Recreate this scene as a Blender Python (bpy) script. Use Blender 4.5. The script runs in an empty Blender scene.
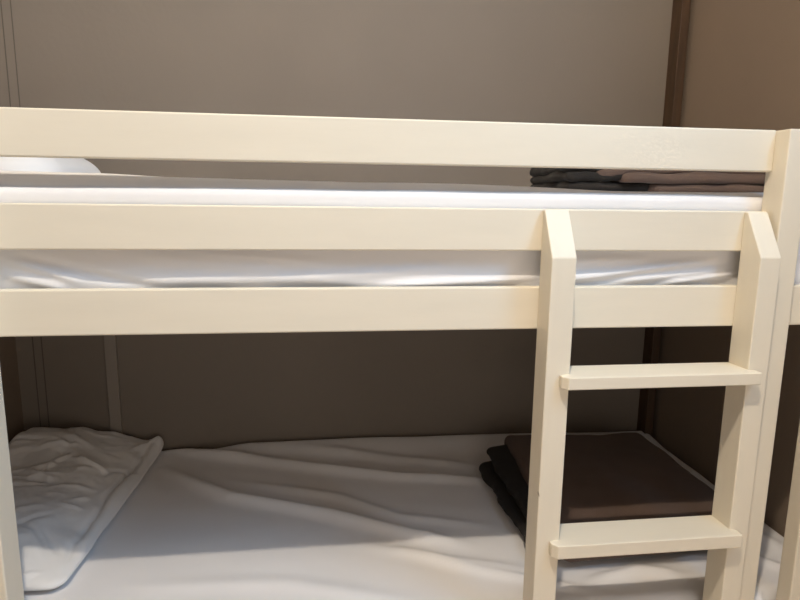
import bpy, bmesh, math, random
from mathutils import Vector, Matrix, noise
random.seed(4)
S = bpy.context.scene
COL = S.collection
ZO = 1.25            # eye height above the floor; scene heights below are written relative to it

# ------------------------------------------------------------------ camera
cam = bpy.data.cameras.new('camera')
cam.sensor_width = 36.0
cam.lens = 595.32 / 800 * 36
cam.clip_start = 0.02
co = bpy.data.objects.new('camera', cam)
COL.objects.link(co)
R_ = Vector((0.99200, -0.12520, 0.01303)); U_ = Vector((0.00848, 0.16941, 0.98551)); F_ = Vector((0.12560, 0.97759, -0.16912))
m = Matrix.Identity(4)
for i in range(3):
    m[i][0] = R_[i]; m[i][1] = U_[i]; m[i][2] = -F_[i]
m[0][3], m[1][3], m[2][3] = 0.0, -1.10, ZO
co.matrix_world = m
S.camera = co

# ------------------------------------------------------------------ view and world
S.view_settings.view_transform = 'Standard'
S.view_settings.look = 'None'
S.view_settings.gamma = 1.0
S.view_settings.use_curve_mapping = False
S.view_settings.exposure = -0.14
w = bpy.data.worlds.new('world'); S.world = w; w.use_nodes = True
bg = w.node_tree.nodes['Background']
bg.inputs[0].default_value = (1.0, 0.87, 0.73, 1); bg.inputs[1].default_value = 0.16

# ------------------------------------------------------------------ lights
def lamp(name, kind, loc, energy, col, **kw):
    d = bpy.data.lights.new(name, kind); d.energy = energy; d.color = col
    for k, v in kw.items(): setattr(d, k, v)
    o = bpy.data.objects.new(name, d); o.location = loc; COL.objects.link(o); return o
lamp('ceiling_lamp_light', 'POINT', (-0.06, -1.05, 1.90 + ZO), 156, (1.0, 0.87, 0.70), shadow_soft_size=0.03)
wl = lamp('window_daylight', 'AREA', (1.262, -0.93, 1.12 + ZO), 36, (0.30, 0.62, 1.0), shape='RECTANGLE', size=0.80, size_y=0.80)
wl.rotation_euler = (math.radians(90), 0, math.radians(90))

# added soft fill, not an actual window, from the opposite side of the room, low enough to reach in under the upper bunk
fl = lamp('room_fill_light', 'AREA', (0.42, -1.79, -0.42 + ZO), 10.5, (1.0, 0.91, 0.83), shape='RECTANGLE', size=1.6, size_y=1.1)
fl.rotation_euler = (math.radians(90), 0, 0)

# ------------------------------------------------------------------ materials
def mat(name, col, rough=0.6, bump=0.0, scale=40.0, var=0.0, vscale=4.0, dist=0.002, stretch=None, specks=False, sheen=0.0):
    M = bpy.data.materials.new(name); M.use_nodes = True
    nt = M.node_tree; N = nt.nodes; L = nt.links
    b = N['Principled BSDF']; b.inputs['Roughness'].default_value = rough
    b.inputs['Base Color'].default_value = (*col, 1)
    if sheen: b.inputs['Sheen Weight'].default_value = sheen
    tc = N.new('ShaderNodeTexCoord'); src = tc.outputs['Object']
    if stretch:
        mp = N.new('ShaderNodeMapping'); mp.inputs['Scale'].default_value = stretch
        L.new(src, mp.inputs['Vector']); src = mp.outputs['Vector']
    out = None
    if var:
        n = N.new('ShaderNodeTexNoise'); n.inputs['Scale'].default_value = vscale; n.inputs['Detail'].default_value = 5
        L.new(src, n.inputs['Vector'])
        r = N.new('ShaderNodeMapRange'); r.inputs['To Min'].default_value = 1 - var; r.inputs['To Max'].default_value = 1 + var
        r.inputs['From Min'].default_value = .25; r.inputs['From Max'].default_value = .75
        L.new(n.outputs['Fac'], r.inputs['Value'])
        mx = N.new('ShaderNodeVectorMath'); mx.operation = 'SCALE'; mx.inputs[0].default_value = col
        L.new(r.outputs[0], mx.inputs['Scale']); out = mx.outputs[0]
        L.new(out, b.inputs['Base Color'])
    if specks:      # small chips and scuffs in the paint
        n2 = N.new('ShaderNodeTexNoise'); n2.inputs['Scale'].default_value = 26; n2.inputs['Detail'].default_value = 2
        L.new(tc.outputs['Object'], n2.inputs['Vector'])
        cr = N.new('ShaderNodeMapRange'); cr.inputs['From Min'].default_value = .77; cr.inputs['From Max'].default_value = .80
        L.new(n2.outputs['Fac'], cr.inputs['Value'])
        mm = N.new('ShaderNodeMix'); mm.data_type = 'RGBA'
        L.new(cr.outputs[0], mm.inputs['Factor']); L.new(out, mm.inputs['A']); mm.inputs['B'].default_value = (.30, .24, .17, 1)
        L.new(mm.outputs['Result'], b.inputs['Base Color'])
    if bump:
        nb = N.new('ShaderNodeTexNoise'); nb.inputs['Scale'].default_value = scale; nb.inputs['Detail'].default_value = 4
        L.new(src, nb.inputs['Vector'])
        bp = N.new('ShaderNodeBump'); bp.inputs['Strength'].default_value = bump; bp.inputs['Distance'].default_value = dist
        L.new(nb.outputs['Fac'], bp.inputs['Height']); L.new(bp.outputs[0], b.inputs['Normal'])
    return M
M_PAINT = mat('cream_paint', (.765, .705, .585), .52, .10, 22, .025, 5, .0015, (1, 6, 6), True)
M_PAINT_V = mat('cream_paint_upright', (.765, .705, .585), .52, .10, 22, .025, 5, .0015, (6, 6, 1), True)
M_WALL = mat('taupe_wall_paint', (.195, .162, .130), .75, .25, 60, .05, 3, .002)
M_WALLR = mat('brown_wall_paint', (.215, .162, .118), .75, .25, 60, .05, 3, .002)
M_CEIL = mat('ceiling_paint', (.62, .58, .52), .8, .1, 50, .02)
M_FLOOR = mat('floor_boards', (.55, .43, .31), .5, .2, 20, .15, 6, .002, (1, 8, 1))
M_TIMBER = mat('dark_timber', (.060, .031, .014), .6, .4, 30, .35, 9, .002, (5, 5, .6))
M_BATTEN = mat('batten_paint', (.26, .225, .19), .7, .1, 40, .03)
M_JOINT = mat('joint_line', (.10, .083, .065), .8)
M_SHEET = mat('white_sheet', (.785, .775, .785), .75, .12, 500, .02, 6, .0008, None, False, .15)
M_PILLOW = mat('white_pillowcase', (.77, .765, .765), .8, .25, 70, .02, 6, .002, None, False, .15)
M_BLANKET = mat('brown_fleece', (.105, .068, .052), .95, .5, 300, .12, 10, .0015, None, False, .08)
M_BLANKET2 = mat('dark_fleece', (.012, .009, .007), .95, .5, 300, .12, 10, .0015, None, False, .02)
M_SLAT = mat('raw_pine', (.72, .62, .48), .6, .2, 30, .1, 6, .002, (1, 6, 6))

# ------------------------------------------------------------------ helpers
def link(name, bm, material, parent=None, smooth=False):
    bmesh.ops.recalc_face_normals(bm, faces=bm.faces)
    me = bpy.data.meshes.new(name); bm.to_mesh(me); bm.free()
    if smooth:
        for p in me.polygons: p.use_smooth = True
    me.materials.append(material)
    o = bpy.data.objects.new(name, me); COL.objects.link(o)
    if parent:
        o.parent = parent
        o.matrix_parent_inverse = Matrix.Translation(parent.location).inverted()
    return o
def box(bm, x0, x1, y0, y1, z0, z1, bev=0.0):
    b2 = bmesh.new()
    vs = [b2.verts.new((x, y, z + ZO)) for x in (x0, x1) for y in (y0, y1) for z in (z0, z1)]
    for f in ((0,1,3,2),(4,6,7,5),(0,4,5,1),(2,3,7,6),(0,2,6,4),(1,5,7,3)): b2.faces.new([vs[i] for i in f])
    if bev: bmesh.ops.bevel(b2, geom=list(b2.edges), offset=bev, segments=2, profile=.5, affect='EDGES')
    merge(bm, b2)
def merge(bm, b2):
    me = bpy.data.meshes.new('t'); b2.to_mesh(me); b2.free(); bm.from_mesh(me); bpy.data.meshes.remove(me)
def prism(bm, pts, axis, a0, a1, bev=0.0):
    """polygon extruded along an axis: 'x' -> pts are (y,z); 'z' -> pts are (x,y)"""
    b2 = bmesh.new()
    def P(p, a): return (a, p[0], p[1] + ZO) if axis == 'x' else (p[0], p[1], a + ZO)
    lo = [b2.verts.new(P(p, a0)) for p in pts]; hi = [b2.verts.new(P(p, a1)) for p in pts]
    b2.faces.new(lo); b2.faces.new(hi[::-1])
    n = len(pts)
    for i in range(n): b2.faces.new((lo[i], hi[i], hi[(i+1) % n], lo[(i+1) % n]))
    if bev: bmesh.ops.bevel(b2, geom=list(b2.edges), offset=bev, segments=2, profile=.5, affect='EDGES')
    merge(bm, b2)
def boxobj(name, dims, material, parent=None, bev=0.0):
    bm = bmesh.new(); box(bm, *dims, bev); return link(name, bm, material, parent)
def struct(o): o['kind'] = 'structure'; return o
def tag(o, label, cat, group=None):
    o['label'] = label; o['category'] = cat
    if group: o['group'] = group
    return o
def empty(name, loc):
    o = bpy.data.objects.new(name, None); o.location = (loc[0], loc[1], loc[2] + ZO); o.empty_display_size = .1
    COL.objects.link(o); return o
def nz(x, y, z=0.0): return noise.noise(Vector((x, y, z)))
def segd(px, py, ax, ay, bx, by):
    dx, dy = bx-ax, by-ay; L2 = dx*dx+dy*dy
    t = max(0.0, min(1.0, ((px-ax)*dx+(py-ay)*dy)/L2))
    return math.hypot(px-ax-t*dx, py-ay-t*dy), t
def ridge(px, py, pts, amp, wid):
    """a crease running along a polyline, fading out at both of its ends"""
    best = 9; bt = 0
    n = len(pts)-1
    for i in range(n):
        d, t = segd(px, py, *pts[i], *pts[i+1])
        if d < best: best = d; bt = (i+t)/n
    if best > 4*wid: return 0.0
    return amp*math.exp(-(best/wid)**2)*min(1, 4*bt+.15)*min(1, 4*(1-bt)+.15)
def sstep(a, b, x):
    t = max(0.0, min(1.0, (x-a)/(b-a))); return t*t*(3-2*t)

# ------------------------------------------------------------------ the room
XR, XL, YB, ZC, ZF, YF = 1.25, -1.02, 0.97, 1.95, -1.25, -1.8
struct(boxobj('floor', (XL-.1, XR+.1, YF, YB+.1, ZF-.05, ZF), M_FLOOR))
struct(boxobj('ceiling', (XL-.1, XR+.1, YF, YB+.1, ZC, ZC+.05), M_CEIL))
struct(boxobj('wall_back', (XL-.1, XR+.1, YB, YB+.1, ZF, ZC), M_WALL))
struct(boxobj('wall_left', (XL-.1, XL, YF, YB, ZF, ZC), M_WALLR))
WY0, WY1, WZ0, WZ1 = -1.34, -.52, .71, 1.53       # window opening in the right wall, towards the room
bm = bmesh.new()
box(bm, XR, XR+.1, WY1, YB, ZF, ZC); box(bm, XR, XR+.1, YF, WY0, ZF, ZC)
box(bm, XR, XR+.1, WY0, WY1, ZF, WZ0); box(bm, XR, XR+.1, WY0, WY1, WZ1, ZC)
struct(link('wall_right', bm, M_WALLR))
bm = bmesh.new()
for d in ((WY0, WY1, WZ0, WZ0+.05), (WY0, WY1, WZ1-.05, WZ1), (WY0, WY0+.05, WZ0+.05, WZ1-.05), (WY1-.05, WY1, WZ0+.05, WZ1-.05)):
    box(bm, XR+.05, XR+.09, *d, .003)
struct(link('window_1', bm, M_PAINT))
# timber upright in the corner
struct(tag(boxobj('trim_1', (1.203, 1.234, .91, .9699, ZF, ZC), M_TIMBER, None, .002), 'dark brown timber upright in the back corner of the room', 'trim'))
# narrow painted batten on the back wall beneath the upper bunk
struct(boxobj('trim_2', (-.7374, -.7005, .958, .9699, -1.0, -.20), M_BATTEN, None, .001))
# panel joint lines on the back wall
bm = bmesh.new()
for x in (-.9665, -.9390): box(bm, x-.0014, x+.0014, .9685, .9699, ZF, ZC)
struct(link('trim_3', bm, M_JOINT))

# ------------------------------------------------------------------ bunk bed frame
bed = empty('bunk_bed', (0, .45, ZF))
tag(bed, 'cream painted wooden bunk bed with three horizontal front rails and square posts', 'bed')
PL = (-.630, -.580); PR = (.879, .928)
TOPZ = .139
for z0, z1, nm in ((.060, .140, 'guard_rail'), (-.097, -.017, 'guard_rail'), (-.2505, -.167, 'side_rail')):
    boxobj(nm, (PL[1], PR[0], 0, .0195, z0, z1), M_PAINT, bed, .0028)
boxobj('side_rail', (PR[1], XR-.004, 0, .0195, -.2505, -.167), M_PAINT, bed, .0028)
boxobj('side_rail', (XL+.004, PL[0], 0, .0195, -.2505, -.167), M_PAINT, bed, .0028)
for px, y1 in ((PL, .0195), (PR, .0195), ((1.009, 1.055), -.0005)):
    boxobj('post', (px[0], px[1], -.040 if px != PR else -.035, y1, ZF, TOPZ if px != (1.009, 1.055) else -.16), M_PAINT_V, bed, .0028)
# wall-side ledger boards and slats that carry the two mattresses
boxobj('ledger_board', (-.99, 1.19, .935, .955, -.27, -.195), M_PAINT, bed, .002)
boxobj('ledger_board', (-.99, 1.19, .935, .955, -1.10, -1.02), M_PAINT, bed, .002)
boxobj('ledger_board', (XL+.004, XR-.004, .0197, .050, -.2505, -.2005), M_PAINT, bed, .002)  # unseen front strip, added to block light leaking between rail and mattress
for zs in (-.182, -1.005):
    for k in range(9):
        x = -.92 + k*.25
        boxobj('slat', (x, x+.07, .0225, .934, zs-.018, zs), M_SLAT, bed, .001)
boxobj('side_rail', (PL[1], PR[0], 0, .0195, -1.10, -.955), M_PAINT, bed, .0028)

# ------------------------------------------------------------------ ladder
lad = empty('bunk_ladder', (.64, -.03, ZF))
tag(lad, 'cream wooden bunk ladder with two uprights and flat treads fixed to the bed rails', 'ladder')
for x0, x1 in ((.4125, .4605), (.8285, .8722)):
    bm = bmesh.new()
    prism(bm, [(-.0005, ZF), (-.0005, -.0185), (-.010, -.0185), (-.060, -.1045), (-.060, ZF)], 'x', x0, x1, .0022)
    link('upright', bm, M_PAINT_V, lad)
for zt, th in ((-.3260, .0245), (-.6685, .0285), (-1.013, .0265)):
    bm = bmesh.new()
    prism(bm, [(.4500, -.0825), (.4395, -.0715), (.4395, -.0603), (.4606, -.0603), (.4606, -.001), (.8284, -.001),
               (.8284, -.0603), (.8425, -.0603), (.8425, -.0825)], 'z', zt-th, zt, .0020)
    link('tread', bm, M_PAINT, lad)

# ------------------------------------------------------------------ mattresses under fitted sheets
def mattress(name, x0, x1, y0, y1, zt, zb, rad, topf, sidef, nx, material, label, ny=110, group=None):
    """closed mattress shape: cross-section in (y,z) swept along x; topf(x,y) lifts the top, sidef(x,z) pushes the front face"""
    prof = []
    H = zt - zb
    nf = max(16, int(H/.0045))
    for i in range(nf): prof.append(('f', y0, zb + (H-rad)*i/nf))
    for i in range(10):
        a = math.pi/2*i/10; prof.append(('c', y0+rad-rad*math.cos(a), zt-rad+rad*math.sin(a)))
    for i in range(ny+1): prof.append(('t', y0+rad+(y1-y0-2*rad)*i/ny, zt))
    for i in range(1, 8):
        a = math.pi/2*i/8; prof.append(('b', y1-rad+rad*math.sin(a), zt-rad+rad*math.cos(a)))
    prof.append(('b', y1, zb))
    bm = bmesh.new(); rows = []
    for i in range(nx+1):
        x = x0 + (x1-x0)*i/nx
        e = min(x-x0, x1-x); er = rad
        drop = 0 if e >= er else er-math.sqrt(max(0, er*er-(er-e)**2))
        row = []
        for k, y, z in prof:
            hz = (z-zb)/H
            dy = sidef(x, z)*sstep(y0+.06, y0, y) if y < y0+.06 else 0
            dz = topf(x, y)*sstep(zt-rad-.02, zt, z)
            zz = z + dz
            if drop: zz = zb + (zz-zb)*(1-drop/H)
            row.append(bm.verts.new((x, y+dy, zz+ZO)))
        rows.append(row)
    for i in range(nx):
        for j in range(len(prof)-1):
            bm.faces.new((rows[i][j], rows[i+1][j], rows[i+1][j+1], rows[i][j+1]))
        bm.faces.new((rows[i][-1], rows[i+1][-1], rows[i+1][0], rows[i][0]))
    bm.faces.new(rows[0]); bm.faces.new(rows[-1][::-1])
    return tag(link(name, bm, material, None, True), label, 'mattress', group)

ZM = -.883
LOW = [([(-.60,.97),(-.325,.868),(.234,.664),(.56,.600)], .012, .030),
       ([(-.52,.80),(-.283,.5875),(.01,.46),(.24,.327),(.36,.28)], .013, .028),
       ([(-.30,.70),(.04,.56),(.2,.43),(.45,.36)], .006, .024),
       ([(-.10,.90),(.25,.80),(.50,.72)], .007, .03),
       ([(.10,.30),(.30,.22),(.50,.15)], .006, .022), ([(.18,.27),(.36,.17),(.62,.06)], .006, .018),
       ([(-.45,.20),(-.1,.17),(.2,.07)], .004, .03), ([(.92,.28),(1.05,.16),(1.14,.06)], .007, .02),
       ([(1.0,.55),(1.12,.35),(1.18,.12)], .008, .03), ([(.60,.10),(.75,.13),(.85,.10)], .007, .02)]
def low_top(x, y):
    h = .005*nz(x*2.2, y*2.6, 1) + .0022*nz(x*5+y*3, y*9, 4)
    for p, a, wd in LOW: h += ridge(x, y, p, a*1.6, wd*.85)
    h += .034*sstep(.80, .95, y)*sstep(-.45, -.25, x)*(1-.4*sstep(.8, 1.1, x))*(.7+.6*nz(x*2.5, 7.1, 0))
    return h
def low_side(x, z):
    b = max(-.002, .008*nz(x*4, z*8, 2))
    if x > .935: b -= .022*sstep(.935, .97, x)*(1-sstep(.985, 1.005, x))
    return max(b, -.03)
mattress('mattress', -.98, 1.238, .022, .958, ZM, -1.004, .030, low_top, low_side, 260, M_SHEET,
         'lower bunk mattress in a wrinkled white sheet, half in shadow', 110, 'sheeted mattresses of the bunk bed')

FR = [([(-.56,-.118),(-.50,-.135),(-.43,-.160)], -.007, .009), ([(-.57,-.140),(-.50,-.160),(-.46,-.172)], -.006, .009),
      ([(-.53,-.112),(-.46,-.132),(-.38,-.155),(-.30,-.166)], .006, .008),
      ([(.44,-.158),(.55,-.148),(.66,-.134),(.80,-.118)], -.010, .0075), ([(.58,-.162),(.70,-.150),(.83,-.135)], -.008, .006),
      ([(.68,-.166),(.76,-.156),(.86,-.142)], -.009, .006), ([(.45,-.122),(.55,-.118),(.66,-.116)], -.005, .009),
      ([(.10,-.166),(.25,-.160),(.42,-.152)], -.009, .006), ([(-.35,-.110),(-.20,-.122),(-.08,-.138)], -.004, .012),
      ([(-.10,-.150),(.10,-.142),(.25,-.128)], -.004, .010), ([(-.25,-.104),(-.12,-.112),(0,-.124)], -.003, .007),
      ([(-.42,-.160),(-.15,-.152),(.10,-.160)], -.003, .010), ([(-.38,-.176),(-.10,-.172),(.12,-.176)], .006, .010)]
def up_top(x, y):
    left = .45*sstep(.25, -.6, x)
    right = sstep(.25, .6, x)
    crease = -.009*math.exp(-((y-.050-.006*math.sin(x*4))/.010)**2)*(.55+.45*math.sin(x*3.1+1)**2)
    hump = (.014 + .010*left + .004*nz(x*2.3, 3.3, 0) - .008*right)*sstep(.050, .080, y)
    fold = .006*math.exp(-((y-.125-.02*math.sin(x*5))/.022)**2)*sstep(-.25, -.45, x)
    return crease + hump + fold - .004*right*sstep(.1, .25, y) - .014*sstep(.4, .9, y) + .003*nz(x*3, y*5, 5) + .0015*nz(x*6, 2, 8)
def up_side(x, z):
    d = .0035*nz(x*2.5, z*9, 9) + .0015*nz(x*7+z*20, z*24, 3)
    for p, a, wd in FR: d += ridge(x, z, p, a, wd)
    d *= sstep(0.0, -.05, z)
    return max(.009*sstep(-.01, -.06, z) + d, -.002)
mattress('mattress', -.98, 1.238, .0225, .955, .015, -.1815, .018, up_top, up_side, 300, M_SHEET,
         'upper bunk mattress in a white sheet, seen between the rails', 100, 'sheeted mattresses of the bunk bed')

# ------------------------------------------------------------------ soft slabs: pillows and folded blankets
def bil(q, u, v):
    (ax, ay), (bx, by), (cx, cy), (dx, dy) = q      # front-left, front-right, back-right, back-left
    return ((1-u)*(1-v)*ax+u*(1-v)*bx+u*v*cx+(1-u)*v*dx, (1-u)*(1-v)*ay+u*(1-v)*by+u*v*cy+(1-u)*v*dy)
def slab(bm, q, zf, tf, topw, rnd=.02, n=44, m2=44, corner=.03, edgef=None, seam=.45):
    """soft slab: zf(u,v) underside height, tf(u,v) thickness, topw(x,y) small surface relief; rim rounded over rnd"""
    b2 = bmesh.new(); top = {}; bot = {}
    (ax, ay), (bx, by), (cx, cy), (dx, dy) = q
    W = (math.hypot(bx-ax, by-ay)+math.hypot(cx-dx, cy-dy))/2; D = (math.hypot(dx-ax, dy-ay)+math.hypot(cx-bx, cy-by))/2
    def warp(i, n):       # sample points closer near the rim
        t = i/n; return t + .0 if not 0 < t < 1 else .5 - .5*math.cos(math.pi*t)*(.55+.45*abs(math.cos(math.pi*t)))
    for i in range(n+1):
        for j in range(m2+1):
            u, v = warp(i, n), warp(j, m2)
            # round the corners in plan
            du, dv = min(u, 1-u)*W, min(v, 1-v)*D
            uu, vv = u, v
            if du < corner and dv < corner:
                a, b = corner-du, corner-dv
                L = math.hypot(a, b); mxx = max(a, b)
                if L > 1e-9:
                    s = mxx/L
                    a2, b2_ = a*s, b*s
                    uu = (corner-a2)/W if u < .5 else 1-(corner-a2)/W
                    vv = (corner-b2_)/D if v < .5 else 1-(corner-b2_)/D
                e = corner - mxx
            else: e = min(du, dv)
            x, y = bil(q, uu, vv)
            if edgef:
                ox, oy = edgef(u, v); x += ox; y += oy
            r = 1.0 if e >= rnd else math.sqrt(max(0, 1-(1-e/rnd)**2))
            t = tf(u, v); zb = zf(u, v); mid = zb + t*seam
            zt = mid + t*(1-seam)*r + topw(x, y)*r; zl = mid - t*seam*r
            rim = i in (0, n) or j in (0, m2)
            tv = b2.verts.new((x, y, zt+ZO)); top[i, j] = tv
            bot[i, j] = tv if rim else b2.verts.new((x, y, zl+ZO))
    for i in range(n):
        for j in range(m2):
            b2.faces.new((top[i,j], top[i+1,j], top[i+1,j+1], top[i,j+1]))
            b2.faces.new((bot[i,j], bot[i,j+1], bot[i+1,j+1], bot[i+1,j]))
    merge(bm, b2)

# lower pillow
def pl_t(u, v):
    t = .030 + .050*sstep(.0, .40, v)*sstep(1.0, .62, u) + .046*math.exp(-((v-.84)/.17)**2)*sstep(.74, .36, u)
    t += .018*math.exp(-((v-.12)/.12)**2)*sstep(1, .7, u) + .040*math.exp(-((v-1)/.09)**2-((u-1)/.10)**2)
    return t
rp = random.Random(11)
PW = [([(-.612,.25),(-.609,.45),(-.600,.68),(-.592,.90)], -.011, .007), ([(-.588,.28),(-.585,.55),(-.575,.88)], .005, .010)]
for k in range(46):          # short creases running in from the seam, and some at random
    x = rp.uniform(-.95, -.63); y = rp.uniform(.22, .90); L = rp.uniform(.05, .16)
    a = rp.gauss(math.pi, .35) if k % 3 else rp.uniform(0, math.pi)
    a2 = a + rp.gauss(0, .4)
    x1, y1 = x+L*math.cos(a)*.5, y+L*math.sin(a)*.5
    PW.append(([(x, y), (x1, y1), (x1+L*.5*math.cos(a2), y1+L*.5*math.sin(a2))], rp.choice((1, 1, -1))*rp.uniform(.003, .0065), rp.uniform(.006, .012)))
def pl_w(x, y):
    x0, y0 = x, y
    x += .012*nz(x*9, y*9, 31) + .004*nz(x*30, y*30, 33); y += .014*nz(x*8, y*8, 37) + .005*nz(x*27, y*27, 35)
    h = .009*nz(x0*6, y0*6, 41) + .005*nz(x0*15+y0*4, y0*17, 6) + .0025*abs(nz(x0*34, y0*30, 53))
    for p, a, wd in PW: h += ridge(x, y, p, a, wd)
    return h
bm = bmesh.new()
slab(bm, [(-.99, .180), (-.586, .180), (-.555, .955), (-.99, .935)], lambda u, v: ZM+.006, pl_t, pl_w, .035, 120, 170, .03,
     lambda u, v: (.008*nz(v*7, 2.2, u*2)*sstep(.6, 1, u), .007*nz(u*7, 5.2, v*2)))
tag(link('pillow', bm, M_PILLOW, None, True), 'crumpled white pillow on the lower bunk, its near corner in bright light', 'pillow', 'bunk bed pillows')
# upper pillow
bm = bmesh.new()
slab(bm, [(-.97, .42), (-.640, .42), (-.660, .90), (-.97, .90)], lambda u, v: .034, lambda u, v: .085+.020*sstep(.0, .35, v)*sstep(1, .5, u),
     lambda x, y: .008*nz(x*9, y*8, 3)+.004*nz(x*22, y*22, 3), .13, 60, 60, .10, None, .15)
tag(link('pillow', bm, M_PILLOW, None, True), 'white pillow on the upper bunk, showing just under the top rail', 'pillow', 'bunk bed pillows')

# lower folded blanket
LB = ZM + .016
def bl_w(k): return lambda x, y: .005*nz(x*6, y*6, k) + .002*nz(x*16, y*16, k+3)
bm = bmesh.new()
for k, (q, z0, t) in enumerate([
        ([(.560, .140), (1.078, .160), (1.088, .735), (.604, .760)], 0, .036),
        ([(.560, .168), (1.080, .196), (1.086, .745), (.600, .772)], .032, .046)]):
    slab(bm, q, lambda u, v, z0=z0: LB+z0+.006*nz(u*3, v*3, k)*(1 if z0 else 0), lambda u, v, t=t: t, bl_w(k), .020, 56, 56, .03,
         lambda u, v: (.006*nz(v*5, k, 1), .006*nz(u*5, k, 2)))
bl = tag(link('folded_blanket', bm, M_BLANKET, None, True), 'dark brown folded blanket lying on the lower bunk behind the ladder', 'blanket', 'folded brown blankets')
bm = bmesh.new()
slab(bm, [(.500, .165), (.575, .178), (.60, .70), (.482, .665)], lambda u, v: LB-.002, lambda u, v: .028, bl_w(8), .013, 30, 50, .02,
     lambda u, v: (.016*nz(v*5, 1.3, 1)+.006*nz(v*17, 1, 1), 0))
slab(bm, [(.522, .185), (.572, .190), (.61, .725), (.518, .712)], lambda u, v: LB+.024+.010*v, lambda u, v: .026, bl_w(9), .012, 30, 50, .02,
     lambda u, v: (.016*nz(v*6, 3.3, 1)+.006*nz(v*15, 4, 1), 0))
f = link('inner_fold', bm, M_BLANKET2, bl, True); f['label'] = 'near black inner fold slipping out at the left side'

# upper folded blanket
UB = .021
bm = bmesh.new()
for k, (q, z0, t) in enumerate([
        ([(.80, .300), (1.17, .270), (1.17, .66), (.80, .66)], 0.0, .022),
        ([(.72, .290), (1.17, .278), (1.17, .66), (.74, .66)], .021, .024),
        ([(.66, .305), (1.17, .290), (1.17, .66), (.66, .66)], .044, .026),
        ([(.72, .310), (1.17, .300), (1.17, .66), (.70, .66)], .069, .022)]):
    slab(bm, q, lambda u, v, z0=z0: UB+z0+.007*nz(u*4, v*3, k*2.7)*(1 if z0 else 0)-.012*sstep(.25, .0, u)*(1 if z0 > .03 else 0), lambda u, v, t=t: t, bl_w(k+11), .012, 56, 40, .025,
         lambda u, v: (.008*nz(v*5, k, 1), .008*nz(u*7, k, 2)))
bu = tag(link('folded_blanket', bm, M_BLANKET, None, True), 'brown folded blanket on the upper bunk, under the top rail', 'blanket', 'folded brown blankets')
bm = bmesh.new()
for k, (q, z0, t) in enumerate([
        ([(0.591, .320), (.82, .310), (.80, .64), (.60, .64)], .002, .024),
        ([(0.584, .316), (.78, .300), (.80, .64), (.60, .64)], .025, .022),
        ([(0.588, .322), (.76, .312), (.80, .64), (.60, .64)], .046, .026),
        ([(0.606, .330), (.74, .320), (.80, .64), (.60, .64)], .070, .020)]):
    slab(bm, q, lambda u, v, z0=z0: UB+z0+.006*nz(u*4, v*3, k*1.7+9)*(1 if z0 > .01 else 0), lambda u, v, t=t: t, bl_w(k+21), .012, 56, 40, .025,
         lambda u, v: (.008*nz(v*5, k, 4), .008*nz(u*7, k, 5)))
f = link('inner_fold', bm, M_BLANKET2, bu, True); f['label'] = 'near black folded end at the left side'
